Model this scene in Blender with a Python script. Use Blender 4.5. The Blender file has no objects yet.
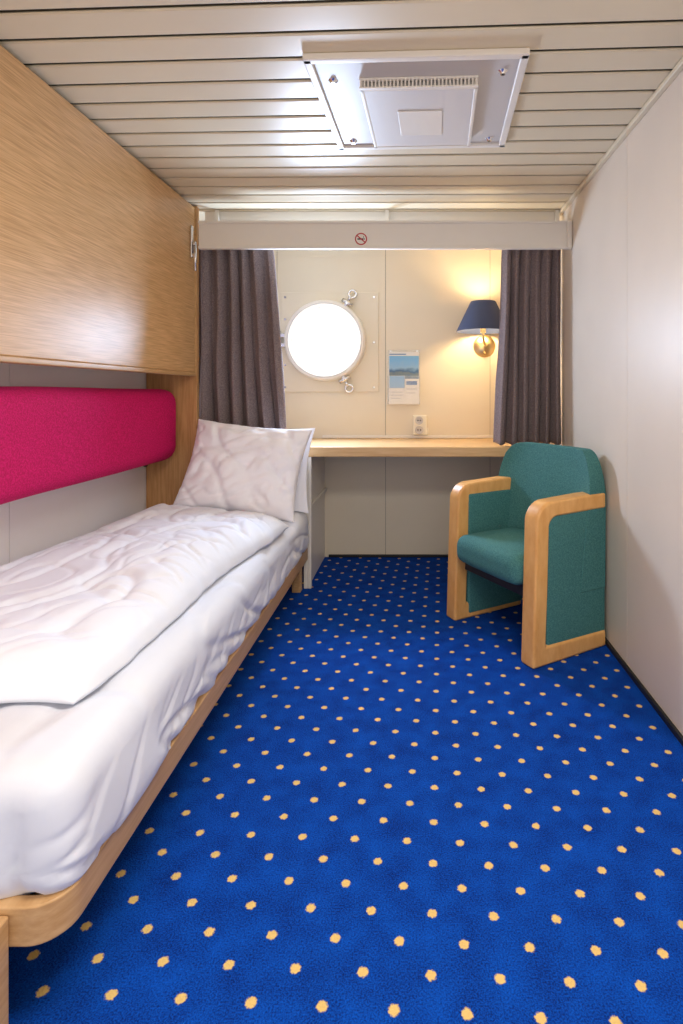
import bpy, bmesh, math, random
from mathutils import Vector, Matrix, noise
random.seed(3)
scene = bpy.context.scene
coll = scene.collection
F=560.0; VX=414.0; VY=392.0; H=1.084

# ------------------------------------------------------------ materials
def newmat(name):
    m=bpy.data.materials.new(name); m.use_nodes=True
    nt=m.node_tree; b=nt.nodes['Principled BSDF']
    return m,nt,b
def N(nt,t,**kw):
    n=nt.nodes.new(t)
    for k,v in kw.items(): setattr(n,k,v)
    return n
def coords(nt,scale=(1,1,1),rot=(0,0,0),loc=(0,0,0)):
    tc=N(nt,'ShaderNodeTexCoord'); mp=N(nt,'ShaderNodeMapping')
    mp.inputs['Scale'].default_value=scale; mp.inputs['Rotation'].default_value=rot; mp.inputs['Location'].default_value=loc
    nt.links.new(tc.outputs['Object'],mp.inputs['Vector']); return mp.outputs['Vector']
def pmat(name,col,rough=.5,metal=0,bump=0,bscale=100,var=0.06,vscale=3,sheen=0,stretch=(1,1,1),spec=None,emit=None,estr=0,bdist=.002):
    m,nt,b=newmat(name)
    v=coords(nt,stretch)
    n=N(nt,'ShaderNodeTexNoise'); n.inputs['Scale'].default_value=vscale; n.inputs['Detail'].default_value=4
    nt.links.new(v,n.inputs['Vector'])
    r=N(nt,'ShaderNodeValToRGB')
    r.color_ramp.elements[0].position=.3; r.color_ramp.elements[1].position=.7
    r.color_ramp.elements[0].color=tuple(max(0,c*(1-var)) for c in col)+(1,)
    r.color_ramp.elements[1].color=tuple(min(1,c*(1+var)) for c in col)+(1,)
    nt.links.new(n.outputs['Fac'],r.inputs['Fac']); nt.links.new(r.outputs['Color'],b.inputs['Base Color'])
    b.inputs['Roughness'].default_value=rough; b.inputs['Metallic'].default_value=metal
    if spec is not None: b.inputs['Specular IOR Level'].default_value=spec
    if sheen: b.inputs['Sheen Weight'].default_value=sheen
    if bump:
        n2=N(nt,'ShaderNodeTexNoise'); n2.inputs['Scale'].default_value=bscale; n2.inputs['Detail'].default_value=3
        nt.links.new(v,n2.inputs['Vector'])
        bp=N(nt,'ShaderNodeBump'); bp.inputs['Strength'].default_value=bump; bp.inputs['Distance'].default_value=bdist
        nt.links.new(n2.outputs['Fac'],bp.inputs['Height']); nt.links.new(bp.outputs['Normal'],b.inputs['Normal'])
    if emit:
        b.inputs['Emission Color'].default_value=tuple(emit)+(1,); b.inputs['Emission Strength'].default_value=estr
    return m
def wood(name,c1,c2,stretch,scale=6,rough=.4,wav=0):
    m,nt,b=newmat(name)
    v=coords(nt,stretch)
    n=N(nt,'ShaderNodeTexNoise'); n.inputs['Scale'].default_value=scale; n.inputs['Detail'].default_value=6; n.inputs['Roughness'].default_value=.65
    n.inputs['Distortion'].default_value=wav
    nt.links.new(v,n.inputs['Vector'])
    r=N(nt,'ShaderNodeValToRGB'); e=r.color_ramp.elements
    e[0].position=.35; e[0].color=c1+(1,); e[1].position=.65; e[1].color=c2+(1,)
    nt.links.new(n.outputs['Fac'],r.inputs['Fac']); nt.links.new(r.outputs['Color'],b.inputs['Base Color'])
    b.inputs['Roughness'].default_value=rough
    bp=N(nt,'ShaderNodeBump'); bp.inputs['Strength'].default_value=.08; bp.inputs['Distance'].default_value=.001
    nt.links.new(n.outputs['Fac'],bp.inputs['Height']); nt.links.new(bp.outputs['Normal'],b.inputs['Normal'])
    return m
def weave(name,col,col2,scale=260,rough=.85,sheen=.3):
    m,nt,b=newmat(name)
    v=coords(nt)
    n=N(nt,'ShaderNodeTexNoise'); n.inputs['Scale'].default_value=scale; n.inputs['Detail'].default_value=2
    nt.links.new(v,n.inputs['Vector'])
    r=N(nt,'ShaderNodeValToRGB'); e=r.color_ramp.elements
    e[0].position=.35; e[0].color=col+(1,); e[1].position=.68; e[1].color=col2+(1,)
    nt.links.new(n.outputs['Fac'],r.inputs['Fac']); nt.links.new(r.outputs['Color'],b.inputs['Base Color'])
    b.inputs['Roughness'].default_value=rough; b.inputs['Sheen Weight'].default_value=sheen
    b.inputs['Sheen Tint'].default_value=col2+(1,); b.inputs['Specular IOR Level'].default_value=.3
    bp=N(nt,'ShaderNodeBump'); bp.inputs['Strength'].default_value=.4; bp.inputs['Distance'].default_value=.002
    nt.links.new(n.outputs['Fac'],bp.inputs['Height']); nt.links.new(bp.outputs['Normal'],b.inputs['Normal'])
    return m

M={}
M['wallb']=pmat('wall_cream_paint',(.78,.69,.54),.45,bump=.15,bscale=60,var=.02,bdist=.001)
M['wallr']=pmat('wall_cream_laminate',(.78,.68,.56),.42,bump=.2,bscale=90,var=.03,bdist=.001)
M['walll']=pmat('wall_pale_laminate',(.88,.86,.88),.4,bump=.1,bscale=90,var=.02,bdist=.001)
M['seam']=pmat('dark_seam',(.26,.22,.17),.7)
M['slat']=pmat('ceiling_metal_slat',(.76,.66,.48),.38,var=.02)
M['slatgap']=pmat('ceiling_gap',(.12,.10,.07),.6)
M['white']=pmat('white_enamel',(.84,.79,.71),.35,var=.02)
M['grey']=pmat('grey_enamel',(.60,.57,.55),.4,var=.02)
M['dark']=pmat('dark_rubber',(.02,.02,.022),.6)
M['chrome']=pmat('chrome',(.75,.75,.76),.2,metal=1,var=.02)
M['brass']=pmat('brass',(.88,.66,.32),.28,metal=1,var=.03)
m,nt,b=newmat('bunk_oak_veneer')
v=coords(nt,(1,1.4,55)); n=N(nt,'ShaderNodeTexNoise'); n.inputs['Scale'].default_value=5; n.inputs['Detail'].default_value=4; n.inputs['Distortion'].default_value=.3
nt.links.new(v,n.inputs['Vector'])
v2=coords(nt,(1,3.0,70)); n2=N(nt,'ShaderNodeTexNoise'); n2.inputs['Scale'].default_value=2.0; n2.inputs['Detail'].default_value=2; n2.inputs['Distortion'].default_value=.4
nt.links.new(v2,n2.inputs['Vector'])
mxx=N(nt,'ShaderNodeMath',operation='MULTIPLY_ADD'); nt.links.new(n2.outputs['Fac'],mxx.inputs[0]); mxx.inputs[1].default_value=.5; nt.links.new(n.outputs['Fac'],mxx.inputs[2])
r=N(nt,'ShaderNodeValToRGB'); e=r.color_ramp.elements
e[0].position=.58; e[0].color=(.53,.295,.12,1); e[1].position=.92; e[1].color=(.74,.46,.22,1)
nt.links.new(mxx.outputs[0],r.inputs['Fac']); nt.links.new(r.outputs['Color'],b.inputs['Base Color']); b.inputs['Roughness'].default_value=.38
M['bunk']=m
M['part']=wood('partition_oak',(.44,.215,.075),(.60,.33,.135),(16,4,1.0),5,.4,.3)
M['rail']=wood('bed_rail_beech',(.50,.28,.11),(.62,.38,.18),(6,1,18),5,.4)
M['desk']=wood('desk_beech',(.60,.37,.16),(.72,.48,.24),(1,14,14),5,.35)
M['chairwood']=wood('chair_beech',(.72,.35,.10),(.83,.46,.16),(6,6,2),4,.4)
M['teal']=weave('teal_upholstery',(.038,.145,.145),(.08,.235,.225),220,.85,.25)
M['pink']=weave('magenta_fabric',(.46,.001,.075),(.68,.005,.15),180,.85,.12)
M['curtain']=weave('curtain_fabric',(.16,.122,.125),(.27,.21,.205),160,.85,.2)
M['sheet']=pmat('white_linen',(.75,.77,.84),.8,bump=.3,bscale=14,var=.015,bdist=.004,spec=.15)
M['duvet']=pmat('white_duvet_cotton',(.84,.87,.95),.8,bump=.4,bscale=10,var=.015,bdist=.006,spec=.15)
M['pillow']=pmat('white_pillow_cotton',(.93,.92,.97),.8,bump=.4,bscale=12,var=.015,bdist=.005,spec=.15)
M['navy']=pmat('navy_shade',(.05,.07,.15),.6)
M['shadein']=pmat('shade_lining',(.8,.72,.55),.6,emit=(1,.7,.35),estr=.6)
M['bulb']=pmat('bulb_glow',(1,.9,.7),.4,emit=(1,.78,.45),estr=25)
M['sky']=pmat('overexposed_daylight_glass',(1,1,1),.3,emit=(.88,.94,1),estr=9)
M['red']=pmat('red_print',(.5,.02,.03),.5)
M['black']=pmat('black_print',(.01,.01,.01),.5)
M['base']=pmat('black_baseboard',(.012,.012,.014),.5)
M['outlet']=pmat('ivory_plastic',(.86,.80,.66),.35)
M['bluep']=pmat('blue_print',(.08,.20,.42),.4)
m,nt,b=newmat('clear_acrylic'); b.inputs['Base Color'].default_value=(.95,.97,1,1); b.inputs['Roughness'].default_value=.05; b.inputs['Alpha'].default_value=.12; M['acrylic']=m
m,nt,b=newmat('perforated_panel')
v=coords(nt,(160,160,160)); vo=N(nt,'ShaderNodeTexVoronoi'); vo.inputs['Randomness'].default_value=0; vo.inputs['Scale'].default_value=1
nt.links.new(v,vo.inputs['Vector']); r=N(nt,'ShaderNodeValToRGB'); e=r.color_ramp.elements
e[0].position=.2; e[0].color=(.3,.29,.28,1); e[1].position=.35; e[1].color=(.70,.67,.64,1)
nt.links.new(vo.outputs['Distance'],r.inputs['Fac']); nt.links.new(r.outputs['Color'],b.inputs['Base Color']); b.inputs['Roughness'].default_value=.45
M['perf']=m
m,nt,b=newmat('brochure_print')
tc=N(nt,'ShaderNodeTexCoord'); sp=N(nt,'ShaderNodeSeparateXYZ'); nt.links.new(tc.outputs['Generated'],sp.inputs[0])
n=N(nt,'ShaderNodeTexNoise'); n.inputs['Scale'].default_value=4; nt.links.new(tc.outputs['Generated'],n.inputs['Vector'])
ad=N(nt,'ShaderNodeMath',operation='MULTIPLY_ADD'); nt.links.new(n.outputs['Fac'],ad.inputs[0]); ad.inputs[1].default_value=.35; nt.links.new(sp.outputs['Z'],ad.inputs[2])
r=N(nt,'ShaderNodeValToRGB'); cr=r.color_ramp
cr.elements[0].position=.1; cr.elements[0].color=(.04,.10,.20,1); cr.elements[1].position=1; cr.elements[1].color=(.20,.45,.72,1)
for p,c in((.35,(.10,.20,.32,1)),(.5,(.22,.26,.25,1)),(.62,(.05,.14,.28,1)),(.75,(.30,.48,.66,1))):
    el=cr.elements.new(p); el.color=c
nt.links.new(ad.outputs[0],r.inputs['Fac']); nt.links.new(r.outputs['Color'],b.inputs['Base Color']); b.inputs['Roughness'].default_value=.4
M['broch']=m
# carpet
m,nt,b=newmat('blue_dotted_carpet')
SP=.1275
tc=N(nt,'ShaderNodeTexCoord')
mp=N(nt,'ShaderNodeMapping',vector_type='TEXTURE'); mp.inputs['Location'].default_value=(-.035,.982,0); mp.inputs['Rotation'].default_value=(0,0,math.radians(-2.8)); mp.inputs['Scale'].default_value=(SP,SP*.97,1)
nt.links.new(tc.outputs['Object'],mp.inputs['Vector'])
dn=N(nt,'ShaderNodeTexNoise'); dn.inputs['Scale'].default_value=190; dn.inputs['Detail'].default_value=1
nt.links.new(tc.outputs['Object'],dn.inputs['Vector'])
def celld(off):
    a=N(nt,'ShaderNodeVectorMath',operation='ADD'); a.inputs[1].default_value=(off,off,0); nt.links.new(mp.outputs['Vector'],a.inputs[0])
    f=N(nt,'ShaderNodeVectorMath',operation='FRACTION'); nt.links.new(a.outputs[0],f.inputs[0])
    s=N(nt,'ShaderNodeVectorMath',operation='SUBTRACT'); s.inputs[1].default_value=(.5,.5,0); nt.links.new(f.outputs[0],s.inputs[0])
    mu=N(nt,'ShaderNodeVectorMath',operation='MULTIPLY'); mu.inputs[1].default_value=(1,1,0); nt.links.new(s.outputs[0],mu.inputs[0])
    l=N(nt,'ShaderNodeVectorMath',operation='LENGTH'); nt.links.new(mu.outputs[0],l.inputs[0]); return l.outputs['Value']
mi=N(nt,'ShaderNodeMath',operation='MINIMUM'); nt.links.new(celld(0.5),mi.inputs[0]); nt.links.new(celld(0.0),mi.inputs[1])
ma=N(nt,'ShaderNodeMath',operation='MULTIPLY_ADD'); nt.links.new(dn.outputs['Fac'],ma.inputs[0]); ma.inputs[1].default_value=.06; nt.links.new(mi.outputs[0],ma.inputs[2])
rr=N(nt,'ShaderNodeValToRGB'); e=rr.color_ramp.elements; e[0].position=.094; e[0].color=(1,1,1,1); e[1].position=.118; e[1].color=(0,0,0,1)
nt.links.new(ma.outputs[0],rr.inputs['Fac'])
n1=N(nt,'ShaderNodeTexNoise'); n1.inputs['Scale'].default_value=300; n1.inputs['Detail'].default_value=3; nt.links.new(tc.outputs['Object'],n1.inputs['Vector'])
n3=N(nt,'ShaderNodeTexNoise'); n3.inputs['Scale'].default_value=14; n3.inputs['Detail'].default_value=5; nt.links.new(tc.outputs['Object'],n3.inputs['Vector'])
mm=N(nt,'ShaderNodeMath',operation='MULTIPLY_ADD'); nt.links.new(n3.outputs['Fac'],mm.inputs[0]); mm.inputs[1].default_value=.4; nt.links.new(n1.outputs['Fac'],mm.inputs[2])
rb=N(nt,'ShaderNodeValToRGB'); e=rb.color_ramp.elements; e[0].position=.48; e[0].color=(.0005,.012,.13,1); e[1].position=.93; e[1].color=(.002,.095,.57,1)
nt.links.new(mm.outputs[0],rb.inputs['Fac'])
mx=N(nt,'ShaderNodeMix',data_type='RGBA'); nt.links.new(rr.outputs['Color'],mx.inputs['Factor']); nt.links.new(rb.outputs['Color'],mx.inputs['A']); mx.inputs['B'].default_value=(.84,.56,.19,1)
nt.links.new(mx.outputs['Result'],b.inputs['Base Color']); b.inputs['Roughness'].default_value=.95; b.inputs['Specular IOR Level'].default_value=.12
bp=N(nt,'ShaderNodeBump'); bp.inputs['Strength'].default_value=.8; bp.inputs['Distance'].default_value=.005
nt.links.new(mm.outputs[0],bp.inputs['Height']); nt.links.new(bp.outputs['Normal'],b.inputs['Normal'])
M['carpet']=m

# ------------------------------------------------------------ helpers
def reg(o,parent=None,local=False):
    coll.objects.link(o)
    if parent is not None:
        o.parent=parent
        if not local:
            W=Matrix.Translation(parent.location)@parent.rotation_euler.to_matrix().to_4x4()
            o.matrix_parent_inverse=W.inverted()
    return o
def meshobj(name,verts,faces,mat,parent=None,local=False,smooth=False,center=True,mats=None,fm=None):
    me=bpy.data.meshes.new(name)
    vs=[Vector(v) for v in verts]
    c=Vector((0,0,0))
    if center and vs:
        lo=Vector([min(v[i] for v in vs) for i in range(3)]); hi=Vector([max(v[i] for v in vs) for i in range(3)])
        c=(lo+hi)/2
    me.from_pydata([v-c for v in vs],[],faces)
    for mt in (mats or [mat]): me.materials.append(M[mt])
    if fm:
        for p,i in zip(me.polygons,fm): p.material_index=i
    bm=bmesh.new(); bm.from_mesh(me); bmesh.ops.recalc_face_normals(bm,faces=bm.faces); bm.to_mesh(me); bm.free()
    if smooth: me.polygons.foreach_set('use_smooth',[True]*len(me.polygons))
    o=bpy.data.objects.new(name,me); o.location=c
    return reg(o,parent,local)
BF=[(0,1,3,2),(4,6,7,5),(0,4,5,1),(2,3,7,6),(0,2,6,4),(1,5,7,3)]
def boxv(x0,x1,y0,y1,z0,z1):
    return [(x,y,z) for x in(x0,x1) for y in(y0,y1) for z in(z0,z1)]
def bev(o,w,seg=3):
    md=o.modifiers.new('bevel','BEVEL'); md.width=w; md.segments=seg; md.limit_method='ANGLE'; md.angle_limit=math.radians(40)
    o.data.polygons.foreach_set('use_smooth',[True]*len(o.data.polygons))
    wn=o.modifiers.new('wn','WEIGHTED_NORMAL'); wn.keep_sharp=True
    return o
def box(name,x0,x1,y0,y1,z0,z1,mat,parent=None,bevel=0,local=False,seg=3):
    o=meshobj(name,boxv(x0,x1,y0,y1,z0,z1),BF,mat,parent,local)
    if bevel: bev(o,bevel,seg)
    return o
def multibox(name,boxes,mats,parent=None,bevel=0,local=False,warp=None):
    vs=[];fs=[];fm=[]
    for (b,mi) in boxes:
        k=len(vs); bv=boxv(*b)
        if warp: bv=[warp(p) for p in bv]
        vs+=bv; fs+=[tuple(i+k for i in f) for f in BF]; fm+=[mi]*6
    o=meshobj(name,vs,fs,None,parent,local,mats=mats,fm=fm)
    if bevel: bev(o,bevel,2)
    return o
def empty(name,loc,rot=0):
    o=bpy.data.objects.new(name,None); o.location=loc; o.rotation_euler=(0,0,rot); o.empty_display_size=.1
    coll.objects.link(o); return o
def tag(o,label,cat,group=None):
    o['label']=label; o['category']=cat
    if group: o['group']=group
    return o
def struct(o): o['kind']='structure'; return o
def lathe(name,prof,mat,origin,axis='Z',seg=40,parent=None,local=False,smooth=True,closed=False,mats=None):
    vs=[];fs=[]
    n=len(prof)
    for i in range(seg):
        a=2*math.pi*i/seg
        for r,h in prof:
            p=(r*math.cos(a),r*math.sin(a),h)
            if axis=='Y': p=(p[0],-p[2],p[1])
            if axis=='X': p=(p[2],p[0],p[1])
            vs.append(tuple(p[k]+origin[k] for k in range(3)))
    for i in range(seg):
        j=(i+1)%seg
        for k in range(n-1 if not closed else n):
            l=(k+1)%n
            fs.append((i*n+k,j*n+k,j*n+l,i*n+l))
    o=meshobj(name,vs,fs,mat,parent,local,smooth)
    bm=bmesh.new(); bm.from_mesh(o.data); bmesh.ops.remove_doubles(bm,verts=bm.verts,dist=1e-5)
    bmesh.ops.recalc_face_normals(bm,faces=bm.faces); bm.to_mesh(o.data); bm.free()
    if smooth:
        md=o.modifiers.new('es','EDGE_SPLIT'); md.split_angle=math.radians(35)
    return o
def tube(name,pts,r,mat,parent=None,local=False,seg=10):
    vs=[];fs=[]
    P=[Vector(p) for p in pts]
    for i,p in enumerate(P):
        d=(P[min(i+1,len(P)-1)]-P[max(i-1,0)]).normalized()
        up=Vector((0,0,1)) if abs(d.z)<.9 else Vector((1,0,0))
        a=d.cross(up).normalized(); c=d.cross(a)
        for k in range(seg):
            t=2*math.pi*k/seg; vs.append(p+a*math.cos(t)*r+c*math.sin(t)*r)
    for i in range(len(P)-1):
        for k in range(seg):
            l=(k+1)%seg; fs.append((i*seg+k,i*seg+l,(i+1)*seg+l,(i+1)*seg+k))
    fs.append(tuple(range(seg))); fs.append(tuple((len(P)-1)*seg+k for k in reversed(range(seg))))
    return meshobj(name,vs,fs,mat,parent,local,True)
def softbox(name,c,h,r,n,mat,fn=None,parent=None,local=False):
    bm=bmesh.new()
    def params(hh,k):
        e=[-hh+ r*(1-math.cos(math.pi/2*i/5)) for i in range(5)]
        mid=[(-hh+r)+(2*hh-2*r)*i/k for i in range(k+1)]
        return e+mid+[-x for x in reversed(e)]
    P=[params(h[i],n[i]) for i in range(3)]
    for ax in range(3):
        u,v=(ax+1)%3,(ax+2)%3
        for s in(-1,1):
            g=[]
            for a in P[u]:
                row=[]
                for b2 in P[v]:
                    p=[0,0,0]; p[ax]=s*h[ax]; p[u]=a; p[v]=b2
                    q=Vector(p); inn=Vector([max(-(h[i]-r),min(h[i]-r,q[i])) for i in range(3)])
                    d=q-inn
                    if d.length>1e-9: q=inn+d.normalized()*r
                    row.append(bm.verts.new(q))
                g.append(row)
            for i in range(len(g)-1):
                for j in range(len(g[0])-1):
                    bm.faces.new((g[i][j],g[i+1][j],g[i+1][j+1],g[i][j+1]))
    bmesh.ops.remove_doubles(bm,verts=bm.verts,dist=1e-5)
    bmesh.ops.recalc_face_normals(bm,faces=bm.faces)
    cc=Vector(c)
    if fn:
        for v in bm.verts: v.co=Vector(fn(v.co+cc))-cc
    me=bpy.data.meshes.new(name); bm.to_mesh(me); bm.free()
    me.materials.append(M[mat]); me.polygons.foreach_set('use_smooth',[True]*len(me.polygons))
    o=bpy.data.objects.new(name,me); o.location=cc
    return reg(o,parent,local)
def nz(x,y,z=0,s=1): return noise.noise(Vector((x*s,y*s,z*s)))
def crease(x,y,z,w): return max(0,w-abs(nz(x,y,z)))/w

# ------------------------------------------------------------ room shell
XR=.832; XL=-1.46; YB=3.68; YF=-.55; ZC=2.10
struct(box('floor',XL-.05,XR+.05,YF,YB+.05,-.05,0,'carpet'))
f=bpy.data.objects['floor']; f.data.transform(Matrix.Translation(f.location)); f.location=(0,0,0)
bx=[((XL,XR,YF,YB,ZC+.012,ZC+.05),1)]
P=.119
y=3.13-P*31
def cw(p):
    x,yy,z=p
    if z>ZC+.0105 or yy>3.125: return p
    k=.045*max(0,min(1,(3.13-yy)/1.2))
    return (x,yy-k*(x+.1),z)
while y<3.12:
    if y>YF+.1: bx.append(((XL+.002,XR-.002,y,y+P-.015,ZC,ZC+.010),0))
    y+=P
bx.append(((XL,XR,3.13,YB,ZC-.002,ZC+.012),0))
c=struct(multibox('ceiling',bx,['slat','slatgap'],warp=cw)); bev(c,.005,2)
b=[((XL-.02,XR+.02,YB+.006,YB+.06,0,ZC+.05),1)]
xs=[XL,-.90,-.187,.50,XR]
for a,c2 in zip(xs[:-1],xs[1:]): b.append(((a+.0015,c2-.0015,YB,YB+.006,0,ZC),0))
struct(multibox('wall_back',b,['wallb','seam']))
b=[((XR+.006,XR+.06,YF,YB,0,ZC+.05),1)]
ys=[YF,1.14,2.187,3.20,YB]
for a,c2 in zip(ys[:-1],ys[1:]): b.append(((XR,XR+.006,a+.0015,c2-.0015,0,ZC),0))
struct(multibox('wall_right',b,['wallr','seam']))
b=[((XL-.06,XL-.006,YF,YB,0,ZC+.05),1)]
ys=[YF,1.0,2.02,YB]
for a,c2 in zip(ys[:-1],ys[1:]): b.append(((XL-.006,XL,a+.0015,c2-.0015,0,ZC),0))
struct(multibox('wall_left',b,['walll','seam']))
struct(box('baseboard_right',XR-.012,XR,YF,YB-.012,0,.022,'base',bevel=.003))
struct(box('baseboard_back',-.56,XR-.012,YB-.012,YB,0,.018,'base',bevel=.003))
struct(box('trim_1',XR-.02,XR,YF,3.66,ZC-.02,ZC-.001,'slat',bevel=.003))
struct(box('trim_2',-1.175,XR-.021,3.145,3.165,2.035,ZC-.002,'white',bevel=.003))

# ------------------------------------------------------------ porthole
PX=(326-VX)*YB/F; PZ=H+(VY-341)*YB/F
w=struct(lathe('window_1',[(.222,-.0),(.222,.05),(.235,.062),(.252,.062),(.262,.05),(.266,.0)],'white',(PX,YB-.009,PZ),'Y',64))
w['label']='round porthole with white enamel rim and blown-out daylight'
box('mounting_plate',-.874,-.232,YB-.009,YB,1.084,1.738,'wallb',w,.003)
lathe('glass',[(0,0),(.224,0),(.224,.012),(0,.012)],'sky',(PX,YB-.009,PZ),'Y',48,w)
lathe('gasket',[(.214,.0),(.214,.022),(.224,.022),(.224,.0)],'grey',(PX,YB-.009,PZ),'Y',48,w)
lathe('rim_groove',[(.236,.0625),(.236,.0645),(.241,.0645),(.241,.0625)],'grey',(PX,YB-.009,PZ),'Y',48,w)
for i,(sx,sz) in enumerate(((-.845,1.705),(-.262,1.705),(-.845,1.115),(-.262,1.115),(-.262,1.41),(-.845,1.56),(-.845,1.26))):
    lathe('screw',[(0,.004),(.006,.004),(.009,0)],'chrome',(sx,YB-.009,sz),'Y',12,w)
for ang in(59,-63):
    a=math.radians(ang); d=Vector((math.cos(a),0,math.sin(a))); t=Vector((-math.sin(a),0,math.cos(a)))
    base=Vector((PX,YB-.05,PZ))
    cl=tube('clamp',[base+d*.250,base+d*.30],.015,'chrome',w)
    def ring(cen,R,r,name):
        v=[];fs=[];A=20;B=8
        for i in range(A):
            u=2*math.pi*i/A
            for j in range(B):
                q=2*math.pi*j/B
                p=cen+(d*math.cos(u)+t*math.sin(u))*(R+r*math.cos(q))+Vector((0,1,0))*r*math.sin(q)
                v.append(p)
        for i in range(A):
            for j in range(B):
                fs.append((i*B+j,((i+1)%A)*B+j,((i+1)%A)*B+(j+1)%B,i*B+(j+1)%B))
        meshobj(name,v,fs,'chrome',cl,False,True)
    ring(base+d*.350,.024,.008,'clamp_eye')
    tube('clamp_lug',[base+d*.285+t*.038,base+d*.285-t*.038],.014,'chrome',cl)
    tube('clamp_bolt',[base+d*.30,base+d*.328],.010,'chrome',cl)
hg=multibox('hinge',[((PX-.325,PX-.258,YB-.055,YB-.01,PZ-.046,PZ-.018),0),((PX-.325,PX-.258,YB-.055,YB-.01,PZ+.018,PZ+.046),0)],['chrome'],w,.006)
tube('hinge_pin',[(PX-.298,YB-.04,PZ-.062),(PX-.298,YB-.04,PZ+.062)],.013,'chrome',w)

# ------------------------------------------------------------ valance
v=tag(empty('curtain_valance',(-.15,2.97,1.835)),'long white curtain pelmet board beneath the ceiling','valance')
multibox('board',[((-1.135,XR-.002,2.95,2.97,1.838,1.985),0),((-1.135,XR-.002,2.942,2.95,1.838,1.852),0),((-1.135,XR-.002,2.942,2.95,1.972,1.985),0)],['white'],v,.002)
box('end_cap',XR-.028,XR-.002,2.936,2.97,1.842,1.982,'white',v,.004)
cr_=tag(empty('curtain_rail',(-.15,3.12,1.91)),'white ceiling-mounted curtain track behind the pelmet','curtain rail')
box('track',-1.16,XR-.004,3.115,3.142,1.91,1.93,'white',cr_,.003)
for xx in(-1.1,-.15,.80): box('track_bracket',xx-.01,xx+.01,3.12,3.14,1.93,ZC-.001,'white',cr_)
sx=-.279; sz=1.890; sy=2.9499
s=tag(empty('no_smoking_sign',(sx,sy,sz)),'small round no-smoking sticker with red ring','sign')
lathe('sticker_face',[(0,.0012),(.030,.0012),(.030,0)],'white',(sx,sy,sz),'Y',32,s)
lathe('prohibition_ring',[(.026,.0012),(.026,.002),(.032,.002),(.032,0)],'red',(sx,sy,sz),'Y',32,s)
o=box('prohibition_bar',-.027,.027,sy-.0026,sy-.0018,-.003,.003,'red',s); o.location=(sx,sy-.0022,sz); o.rotation_euler=(0,math.radians(40),0)
multibox('cigarette_symbol',[((sx-.019,sx+.012,sy-.0018,sy-.0012,sz-.004,sz+.003),0),((sx+.014,sx+.019,sy-.0018,sy-.0012,sz-.004,sz+.003),0),((sx+.012,sx+.015,sy-.0018,sy-.0012,sz+.006,sz+.014),0)],['black'],s)

# ------------------------------------------------------------ curtains
def curtain(name,xt0,xt1,xb0,xb1,folds,seed,zt=1.909,zb=.795,yc=3.14):
    nx=folds*12; nzz=44; vs=[];fs=[]
    for j in range(nzz+1):
        t=j/nzz; z=zt+(zb-zt)*t
        a=xt0+(xb0-xt0)*t**.8; b2=xt1+(xb1-xt1)*t**.8
        for i in range(nx+1):
            s=i/nx
            ph=s*folds*2*math.pi+ seed + 1.3*nz(s*3,t*1.8,seed)
            amp=.018+.016*t+.010*nz(s*5,t*3,seed+2)
            x=a+(b2-a)*(s+.012*math.sin(ph*2+1)*(0.6+t*.6))
            x=min(x,XR-.005)
            y2=yc+amp*math.sin(ph)+.010*nz(s*7,t*2,seed+5)
            vs.append((x,y2,z+ (.006*math.sin(ph) if j==nzz else 0)))
    W=nx+1
    for j in range(nzz):
        for i in range(nx): fs.append((j*W+i,j*W+i+1,(j+1)*W+i+1,(j+1)*W+i))
    o=meshobj(name,vs,fs,'curtain',None,False,True)
    md=o.modifiers.new('sol','SOLIDIFY'); md.thickness=.004
    return o
c1=curtain('curtain',-1.22,-.80,-1.22,-.715,6,.3,zb=.80)
tag(c1,'grey-brown fabric curtain gathered beside the bed head','curtain','porthole curtains')
c2=curtain('curtain.001',.500,.826,.455,.827,6,1.7,yc=3.13)
tag(c2,'grey-brown fabric curtain gathered next to the wall lamp','curtain','porthole curtains')

# ------------------------------------------------------------ desk
d=tag(empty('desk',(-.15,3.4,0)),'narrow built-in desk with beech top under the porthole','desk')
box('desktop',-1.455,XR-.003,3.09,YB-.002,.725,.78,'desk',d,.006)
box('splashback',-.60,XR-.01,YB-.016,YB-.002,.781,.80,'white',d,.003)
box('side_panel',-.608,-.585,3.085,YB-.004,.0,.724,'white',d,.003)
box('side_stile',-.584,-.566,3.085,3.11,.0,.724,'white',d,.003)
box('side_shelf',-.584,-.568,3.111,YB-.004,.44,.455,'white',d)
box('apron',-.56,XR-.01,3.64,3.66,.66,.724,'white',d)
tag(box('bed_partition',XL+.003,-1.18,3.045,3.075,0,2.096,'part',None,.003),'oak veneer partition standing at the head of the bed','partition')

# ------------------------------------------------------------ upper bunk
u=tag(empty('upper_bunk',(-1.32,2.0,1.17)),'folded-up upper bunk with oak veneer panel on the wall','bunk bed')
box('panel',-1.215,-1.19,.75,3.04,1.190,2.085,'bunk',u,.004)
box('bottom_trim',-1.222,-1.183,.75,3.04,1.170,1.1895,'rail',u,.004)
box('far_trim',-1.222,-1.183,3.0405,3.0445,1.170,2.085,'rail',u)
box('body',XL+.004,-1.2155,.75,3.035,1.19,2.075,'white',u)
lt=multibox('latch',[((-1.189,-1.178,2.97,2.995,1.80,1.97),0),((-1.178,-1.160,2.973,2.992,1.865,1.885),0),((-1.178,-1.160,2.973,2.992,1.80,1.825),0)],['chrome'],u,.004)
tube('latch_handle',[(-1.165,2.982,1.73),(-1.165,2.982,1.875)],.008,'chrome',u)

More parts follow.
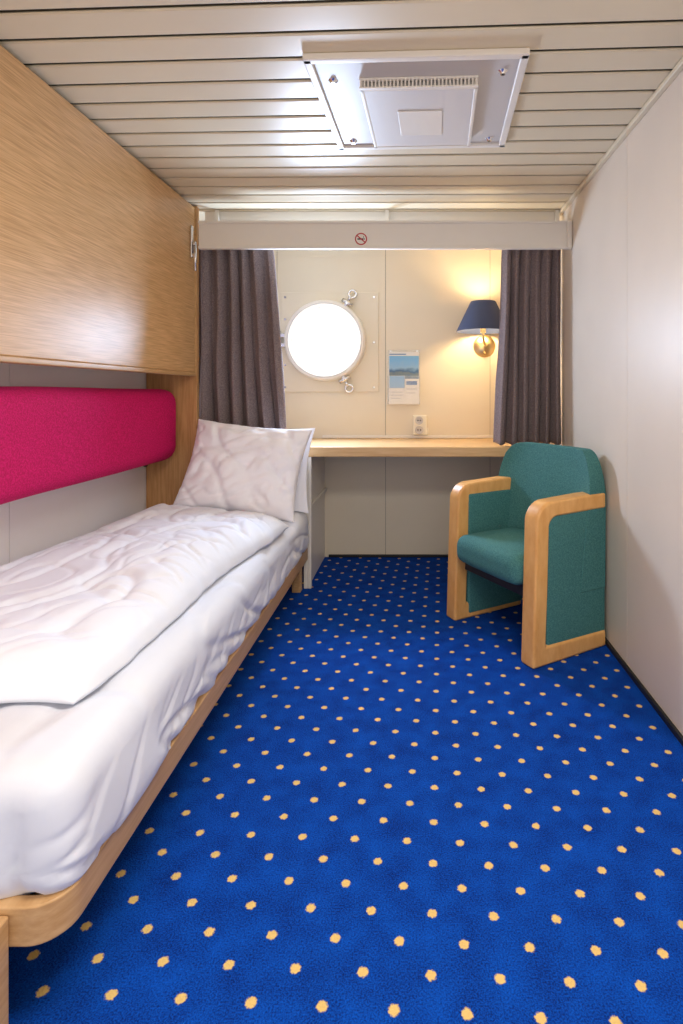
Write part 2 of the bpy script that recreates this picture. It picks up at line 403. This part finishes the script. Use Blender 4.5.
# ------------------------------------------------------------ backrest cushion
g=tag(empty('backrest_cushion',(-1.37,1.9,.72)),'long magenta upholstered wall cushion beside the bed','cushion')
def bf(p):
    return (p.x+.004*nz(p.y*3,p.z*3),p.y,p.z+.006*nz(p.y*2,p.x*4,3))
softbox('cushion',(-1.358,1.81,.912),(.097,1.22,.19),.078,(3,60,8),'pink',bf,g)
tube('bracket_arm',[(-1.44,3.0,.70),(-1.40,2.99,.78),(-1.37,2.97,.84)],.011,'chrome',g)
tube('bracket_grip',[(-1.445,3.0,.69),(-1.42,2.995,.745)],.016,'dark',g)

# ------------------------------------------------------------ lower bed
bd=tag(empty('bed',(-1.02,2.0,0)),'low single bed with beech frame and white fitted sheet','bed')
def rail():
    X0=-.583; Y0=.925; Yf=3.075; R=.06
    path=[(X0,Yf)]
    for i in range(9):
        a=math.pi/2*i/8
        path.append((X0-R+R*math.cos(a),Y0+R-R*math.sin(a)))
    path.append((XL+.01,Y0))
    T=.026; z0=.165; z1=.232
    vs=[];fs=[]
    n=len(path)
    for i,(x,y2) in enumerate(path):
        a=Vector(path[max(i-1,0)]);b3=Vector(path[min(i+1,n-1)]); dd=(b3-a).normalized(); nn=Vector((dd.y,-dd.x))
        ix,iy=x+nn.x*T,y2+nn.y*T
        if (Vector((ix,iy))-Vector((-1.0,2))).length>(Vector((x,y2))-Vector((-1.0,2))).length: ix,iy=x-nn.x*T,y2-nn.y*T
        vs+=[(x,y2,z0),(x,y2,z1),(ix,iy,z1),(ix,iy,z0)]
    for i in range(n-1):
        for k in range(4):
            l=(k+1)%4; fs.append((i*4+k,i*4+l,(i+1)*4+l,(i+1)*4+k))
    fs.append((0,1,2,3)); fs.append(tuple((n-1)*4+k for k in(3,2,1,0)))
    o=meshobj('rail',vs,fs,'rail',bd); bev(o,.004,2)
rail()
box('slat_base',XL+.02,-.63,.97,3.07,.175,.212,'rail',bd)
box('foot_panel',XL+.01,-.667,.895,.924,.0,.222,'rail',bd,.004)
box('head_leg',-.66,-.612,3.02,3.07,.0,.164,'rail',bd,.004)
def mf(p):
    x,y2,z=p
    top=max(0,min(1,(z-.36)/.08))
    z-=top*.009*crease(x*4+y2*1.5,y2*2.2-x*2,4,.12)
    z+=top*(.007*nz(x*3,y2*2,1))
    if x>-.70:
        w2=max(0,min(1,(.43-z)/.14))
        x+=w2*(.006+.010*nz(y2*4+z*6,z*3,2)-.015*crease(y2*3.2+z*7,z*4,5,.12)-.008*crease(y2*7-z*9,z*6,15,.12))
        z+=(.008*nz(y2*4,1,9) if z<.26 else 0)
    if y2<1.05:
        w2=max(0,min(1,(.43-z)/.14))
        y2-=w2*(.012*nz(x*6,z*4,2)-.012*crease(x*6,z*7,6,.15))
    return (min(x,-.556),max(y2,.91),z)
softbox('mattress',(-1.017,2.000,.331),(.445,1.072,.119),.06,(44,200,18),'sheet',mf,bd)

# duvet
def duvet():
    nx,ny=110,200; vs=[];fs=[]
    A=Vector((-1.42,1.08));B=Vector((-.690,1.12));C=Vector((-.590,2.58));D=Vector((-1.30,2.84))
    def pos(s,t):
        p=(A*(1-s)+B*s)*(1-t)+(D*(1-s)+C*s)*t
        p.x+=.015*nz(t*4,s*2,2)+ .030*math.sin(t*8+.6)*max(0,s-.3)*.8+.010*nz(t*14,s*3,12)*s
        p.y+=.03*nz(s*3,t,7)+.012*nz(s*9,t*3,17)
        return p
    q=lambda v: math.sqrt(max(0,1-(1-min(1,v))**2))
    def ht(s,t):
        e=min(s,1-s)/.20; e2=min(t,1-t)/.075
        h=.088*q(e)*q(e2)
        wx=nz(s*2.3,t*2.6,41)*.35; wy=nz(s*2.1,t*2.9,47)*.35
        x=s*.7+wx*.3;y2=t*1.6+wy*.3
        inn=min(1,e*1.3)*min(1,e2)
        h+=inn*(.026*nz(x*2.4,y2*1.6,1)+.012*nz(x*5.5,y2*3.6,3)+.004*nz(x*13,y2*9,6))
        h-=inn*.014*crease(x*3.0+y2*1.0,y2*1.8-x*2.0,11,.12)**1.5
        h-=inn*.012*crease(x*5-y2*2.2,y2*3+x*1.5,21,.13)**1.5
        h-=min(1,e2)*.006*crease(x*10-y2*4,y2*7+x*3,31,.16)**1.5*min(1,e*2)
        h-=min(1,e2)*.008*crease(x*3,y2*8+x*4,61,.12)**1.5*min(1,max(0,s-.5)*3)*min(1,e*3)
        return max(.004,h)
    Z=.459
    for j in range(ny+1):
        for i in range(nx+1):
            s=i/nx;t=j/ny; p=pos(s,t); vs.append((p.x,p.y,Z+.004+ht(s,t)))
    o=len(vs)
    for j in range(ny+1):
        for i in range(nx+1):
            s=i/nx;t=j/ny; p=pos(s,t); vs.append((p.x,p.y,Z))
    W=nx+1
    for base,fl in((0,0),(o,1)):
        for j in range(ny):
            for i in range(nx):
                f=(base+j*W+i,base+j*W+i+1,base+(j+1)*W+i+1,base+(j+1)*W+i); fs.append(f if not fl else f[::-1])
    rim=[i for i in range(W)]+[j*W+nx for j in range(1,ny+1)]+[ny*W+i for i in range(nx-1,-1,-1)]+[j*W for j in range(ny-1,0,-1)]
    for a,b4 in zip(rim,rim[1:]+rim[:1]): fs.append((a,a+o,b4+o,b4))
    return meshobj('duvet',vs,fs,'duvet',None,False,True)
tag(duvet(),'crumpled white duvet spread over the bed','duvet')

# pillows
def pillow(name,loc,w,h,T,rot,seed):
    n=64; vs=[];fs=[]
    for sgn in(1,-1):
        for j in range(n+1):
            for i in range(n+1):
                a=-1+2*i/n; b5=-1+2*j/n
                sx_=math.sin(a*math.pi/2); sy_=math.sin(b5*math.pi/2)
                th=T*((1-sx_**2)*(1-sy_**2))**.36
                x=w*sx_*(1-.09*(1-sy_**2)*abs(sx_)); y2=h*sy_*(1-.09*(1-sx_**2)*abs(sy_))
                f=min(1,th/T*1.5)
                th2=th+f*T*(.16*nz(x*7,y2*7,seed+sgn)+.09*nz(x*16,y2*16,seed)) - f*T*.18*crease(x*6+y2*4,y2*5,seed+9,.14)- f*T*.12*crease(x*11-y2*7,y2*12,seed+19,.16)
                vs.append(Vector((x,y2,sgn*max(0.002*f,th2) if 0<i<n and 0<j<n else 0)))
    W=n+1;o=W*W
    for base in(0,o):
        for j in range(n):
            for i in range(n):
                f=(base+j*W+i,base+j*W+i+1,base+(j+1)*W+i+1,base+(j+1)*W+i); fs.append(f if base==0 else f[::-1])
    ob=meshobj(name,vs,fs,'pillow',None,False,True,center=False)
    bm=bmesh.new(); bm.from_mesh(ob.data); bmesh.ops.remove_doubles(bm,verts=bm.verts,dist=1e-5); bm.to_mesh(ob.data); bm.free()
    ob.location=loc; ob.rotation_euler=rot
    return ob
p1=pillow('pillow',(-.868,2.860,.694),.310,.245,.095,(math.radians(64),math.radians(5),math.radians(-4)),1)
tag(p1,'plump white pillow leaning at the bed head','pillow','pillows at the bed head')
p2=pillow('pillow.001',(-.858,3.002,.678),.312,.228,.022,(math.radians(76),math.radians(2),0),5)
tag(p2,'flat white pillow tucked behind the front pillow','pillow','pillows at the bed head')

# ------------------------------------------------------------ wall lamp
LX,LY=.432,3.50
L=tag(empty('wall_lamp',(LX,YB,1.39)),'brass wall lamp with navy blue conical shade','lamp')
sh=lathe('lamp_shade',[(.168,1.462),(.078,1.648),(.075,1.648),(.165,1.462)],'navy',(LX,LY,0),'Z',48,L,closed=True)
lathe('shade_lining',[(.1645,1.464),(.0745,1.646)],'shadein',(LX,LY,0),'Z',48,L)
lathe('bulb',[(0,1.50),(.018,1.505),(.024,1.53),(.02,1.56),(0,1.575)],'bulb',(LX,LY,0),'Z',20,L)
lathe('wall_mount',[(0,.022),(.03,.02),(.066,.008),(.074,0)],'brass',(LX+.03,YB,1.385),'Y',32,L)
tube('arm',[(LX+.03,YB-.015,1.385),(LX+.03,YB-.10,1.385),(LX+.01,LY+.02,1.39),(LX,LY,1.42),(LX,LY,1.50)],.009,'brass',L)
lathe('socket',[(0,1.455),(.018,1.455),(.018,1.503),(0,1.503)],'brass',(LX,LY,0),'Z',20,L)
tube('switch',[(LX+.03,YB-.02,1.345),(LX+.03,YB-.035,1.335)],.006,'brass',L)

# ------------------------------------------------------------ brochure holder + brochures
hx0,hx1=-.172,.040
h=tag(empty('brochure_holder',((hx0+hx1)/2,YB,1.01)),'clear acrylic brochure holder screwed to the wall','brochure holder')
multibox('holder_back',[((hx0,hx1,YB-.004,YB-.0005,1.005,1.36),0)],['acrylic'],h)
multibox('holder_pocket',[((hx0,hx1,YB-.036,YB-.033,1.005,1.19),0),((hx0,hx1,YB-.033,YB-.004,1.002,1.005),0),((hx0,hx0+.003,YB-.033,YB-.004,1.005,1.19),0),((hx1-.003,hx1,YB-.033,YB-.004,1.005,1.19),0)],['acrylic'],h)
for xx in(hx0+.02,hx1-.02): lathe('screw',[(0,.004),(.005,.004),(.007,0)],'chrome',(xx,YB-.004,1.352),'Y',12,h)
b1=tag(empty('brochure',((hx0+hx1)/2,YB-.01,1.006)),'blue photographic brochure in the holder','brochure','brochures in the holder')
box('cover',hx0+.008,hx1-.006,YB-.014,YB-.006,1.006,1.345,'white',b1)
box('picture',hx0+.010,hx1-.008,YB-.0155,YB-.0143,1.14,1.320,'broch',b1)
box('caption_band',hx0+.010,hx0+.12,YB-.0155,YB-.0143,1.328,1.334,'bluep',b1)
b2_=multibox('brochure.001',[((hx0+.010,hx0+.112,YB-.024,YB-.017,1.006,1.19),0),((hx0+.012,hx0+.110,YB-.025,YB-.0241,1.11,1.188),1),((hx0+.02,hx0+.09,YB-.025,YB-.0241,1.04,1.046),2),((hx0+.02,hx0+.10,YB-.025,YB-.0241,1.06,1.066),2),((hx0+.02,hx0+.095,YB-.025,YB-.0241,1.08,1.086),2)],['white','broch','grey'])
tag(b2_,'white leaflet with grey text lines in the holder','brochure','brochures in the holder')
b3_=multibox('brochure.002',[((hx1-.098,hx1-.008,YB-.030,YB-.026,1.006,1.17),0),((hx1-.09,hx1-.02,YB-.0311,YB-.0301,1.10,1.107),1),((hx1-.09,hx1-.03,YB-.0311,YB-.0301,1.075,1.081),1),((hx1-.09,hx1-.02,YB-.0311,YB-.0301,1.13,1.155),2)],['white','grey','bluep'])
tag(b3_,'small white card with grey text lines in the holder','brochure','brochures in the holder')

# ------------------------------------------------------------ outlet
ox,oz=.038,.868
q=tag(empty('power_outlet',(ox,YB,oz)),'ivory double power socket above the desk','outlet')
box('outlet_body',ox-.045,ox+.045,YB-.03,YB,oz-.065,oz+.065,'outlet',q,.006)
for dz in(-.031,.031):
    s2=lathe('socket',[(0,.003),(.019,.003),(.021,.010),(.026,.010),(.027,0)],'grey',(ox-.004,YB-.031,oz+dz),'Y',24,q)
    for dx in(-.008,.008): lathe('pin_hole',[(0,.0045),(.0045,.0045),(.0045,.002)],'black',(ox-.004+dx,YB-.031,oz+dz),'Y',10,q)
box('outlet_plug',ox+.03,ox+.058,YB-.028,YB-.002,oz-.06,oz-.02,'outlet',q,.004)

# ------------------------------------------------------------ ceiling ventilation panel
vx0,vx1,vy0,vy1=-.318,.352,1.665,2.29
V=tag(empty('ceiling_vent',((vx0+vx1)/2,(vy0+vy1)/2,ZC)),'white metal ceiling ventilation panel with perforated diffuser','vent')
multibox('access_panel',[((vx0,vx1,vy0,vy1,ZC-.012,ZC-.0005),0)],['grey'],V,.004)
R=.022
multibox('frame',[((vx0-.004,vx0+R,vy0,vy1,ZC-.022,ZC-.0005),0),((vx1-R,vx1+.004,vy0,vy1,ZC-.022,ZC-.0005),0),((vx0-.004,vx1+.004,vy0-.004,vy0+R,ZC-.022,ZC-.0005),0),((vx0-.004,vx1+.004,vy1-R,vy1+.004,ZC-.022,ZC-.0005),0)],['white'],V,.004)
df=box('diffuser',-.160,.205,1.80,2.215,ZC-.045,ZC-.013,'perf',V,.004)
multibox('diffuser_frame',[((-.167,-.155,1.793,2.222,ZC-.047,ZC-.013),0),((.200,.212,1.793,2.222,ZC-.047,ZC-.013),0),((-.167,.212,2.21,2.222,ZC-.047,ZC-.013),0),((-.167,.212,1.793,1.80,ZC-.047,ZC-.040),0)],['white'],V,.002)
bb=[((-.167,.212,1.780,1.793,ZC-.047,ZC-.042),0),((-.167,.212,1.780,1.793,ZC-.020,ZC-.013),0)]
for i in range(32):
    xx=-.165+i*.0119; bb.append(((xx,xx+.005,1.784,1.793,ZC-.042,ZC-.020),0))
multibox('air_grille',bb,['white'],V)
box('sensor_plate',-.055,.100,1.93,2.11,ZC-.049,ZC-.0455,'white',V,.002)
for (sx2,sy2) in((vx0+.065,vy0+.13),(vx0+.065,vy1-.06),(vx1-.065,vy0+.1),(vx1-.065,vy1-.06)):
    lathe('screw',[(0,-.022),(.008,-.022),(.010,-.018),(.016,-.012),(.016,-.010)],'chrome',(sx2,sy2,ZC),'Z',18,V)
    lathe('screw_slot',[(0,-.0228),(.004,-.0228),(.004,-.021)],'black',(sx2,sy2,ZC),'Z',10,V)
V.rotation_euler=(0,0,math.radians(-2.4))

# ------------------------------------------------------------ armchair
ch=tag(empty('armchair',(.312,2.445,0),math.radians(-59.5)),'teal upholstered tub armchair with beech arm frames','chair')
HW=.307; TW=.078
def sideframe(x0,x1,nm):
    outer=[(.410,0.0),(-.004,0.0)]
    outer+=[(.006,.30),(.014,.53)]
    Rr=.085; cy,cz=.014+Rr,.562
    for i in range(1,9):
        a=math.pi-(math.pi/2)*i/8
        outer.append((cy+Rr*math.cos(a),cz+Rr*math.sin(a)))
    outer.append((.30,.655)); outer.append((.410,.655))
    inner=[(.410,.070),(.066,.078)]
    inner+=[(.076,.30),(.083,.52)]
    r2=.045; cy2,cz2=.083+r2,.540
    for i in range(1,9):
        a=math.pi-(math.pi/2)*i/8
        inner.append((cy2+r2*math.cos(a),cz2+r2*math.sin(a)))
    inner.append((.30,.588)); inner.append((.410,.589))
    n=len(outer); vs=[];fs=[]
    for (yo,zo),(yi,zi) in zip(outer,inner):
        vs+=[(x0,yo,zo),(x1,yo,zo),(x1,yi,zi),(x0,yi,zi)]
    for i in range(n-1):
        for k in range(4):
            l=(k+1)%4; fs.append((i*4+k,i*4+l,(i+1)*4+l,(i+1)*4+k))
    fs.append((0,1,2,3)); fs.append(tuple((n-1)*4+k for k in(3,2,1,0)))
    o=meshobj(nm,vs,fs,'chairwood',ch,True); bev(o,.012,4)
sideframe(-HW,-HW+TW,'arm_frame'); sideframe(HW-TW,HW,'arm_frame')
for s in(-1,1):
    xa,xb=(-HW+.007,-HW+TW+.004) if s<0 else (HW-TW-.004,HW-.007)
    softbox('side_panel',((xa+xb)/2,.244,.310),((xb-xa)/2,.170,.288),.012,(2,6,6),'teal',None,ch,True)
def sf(p):
    x,y2,z=p
    e=1-min(1,(abs(x)/.21)**4)
    if z>.36: z+=.020*e*(1-((y2-.17)/.24)**2)
    if y2<.05: y2-=.012*e
    return(x,y2,z)
softbox('seat',(0,.165,.352),(.2235,.180,.060),.045,(14,12,5),'teal',sf,ch,True)
box('seat_base',-.2235,.2235,.05,.34,.24,.2915,'dark',ch,.004,True)
def back():
    nu,nv=40,28; vs=[];fs=[]
    def front(u_,v_):
        z=.25+.582*v_
        hw=.303-.034*max(0,(z-.64)/.19)**1.8
        x=hw*u_
        top=max(0,abs(u_)-.70)/.30
        z-= v_**3*.055*top**2.4
        y2=.340+.050*v_-.085*abs(u_)**3*(1-.35*v_) 
        return Vector((x,y2,z))
    for off in(0,1):
        for j in range(nv+1):
            for i in range(nu+1):
                u_=-1+2*i/nu; v_=j/nv
                p=front(u_,v_)
                if off: p.y=min(.440,.410+.030*v_)-.024*abs(u_)**3*(v_)
                else:
                    p.y-=.018*math.sin(math.pi*v_)*(1-u_*u_)
                vs.append(p)
    W=nu+1;o=W*(nv+1)
    for base in(0,o):
        for j in range(nv):
            for i in range(nu):
                f=(base+j*W+i,base+j*W+i+1,base+(j+1)*W+i+1,base+(j+1)*W+i); fs.append(f if base else f[::-1])
    rim=[i for i in range(W)]+[j*W+nu for j in range(1,nv+1)]+[nv*W+i for i in range(nu-1,-1,-1)]+[j*W for j in range(nv-1,0,-1)]
    for a,b4 in zip(rim,rim[1:]+rim[:1]): fs.append((a,a+o,b4+o,b4))
    ob=meshobj('backrest',vs,fs,'teal',ch,True,False); bev(ob,.018,4)
back()
box('back_lower_panel',-.218,.218,.385,.41,.06,.27,'teal',ch,.004,True)

# ------------------------------------------------------------ lights
def area(name,loc,rot,sx,sy,e,col):
    l=bpy.data.lights.new(name,'AREA'); l.shape='RECTANGLE'; l.size=sx; l.size_y=sy; l.energy=e; l.color=col
    o=bpy.data.objects.new(name,l); o.location=loc; o.rotation_euler=rot; coll.objects.link(o); return o
area('overhead_fill_light',(.1,.50,2.06),(0,0,0),.8,.5,29,(1,.95,.88))  # unseen area fill added overhead to brighten the cabin, no fixture modelled
l=bpy.data.lights.new('wall_lamp_light','POINT'); l.energy=11; l.color=(1,.77,.46); l.shadow_soft_size=.03
o=bpy.data.objects.new('wall_lamp_light',l); o.location=(LX,LY,1.585); coll.objects.link(o)
area('porthole_daylight',(PX,YB-.075,PZ),(math.radians(-90),0,0),.3,.3,30,(.55,.72,1))
w_=bpy.data.worlds.new('world'); scene.world=w_; w_.use_nodes=True
bg=w_.node_tree.nodes['Background']; bg.inputs[0].default_value=(1,.93,.85,1); bg.inputs[1].default_value=1.35

# ------------------------------------------------------------ camera
cd=bpy.data.cameras.new('camera'); cam=bpy.data.objects.new('camera',cd); coll.objects.link(cam)
cam.location=(0,0,H); cam.rotation_euler=(math.radians(90),0,0)
cd.sensor_fit='VERTICAL'; cd.sensor_height=36; cd.sensor_width=24; cd.lens=F/1024*36
cd.shift_x=-(VX-341.5)/1024; cd.shift_y=(VY-512)/1024; cd.clip_start=.02
scene.camera=cam
scene.view_settings.view_transform='Standard'
scene.view_settings.look='None'
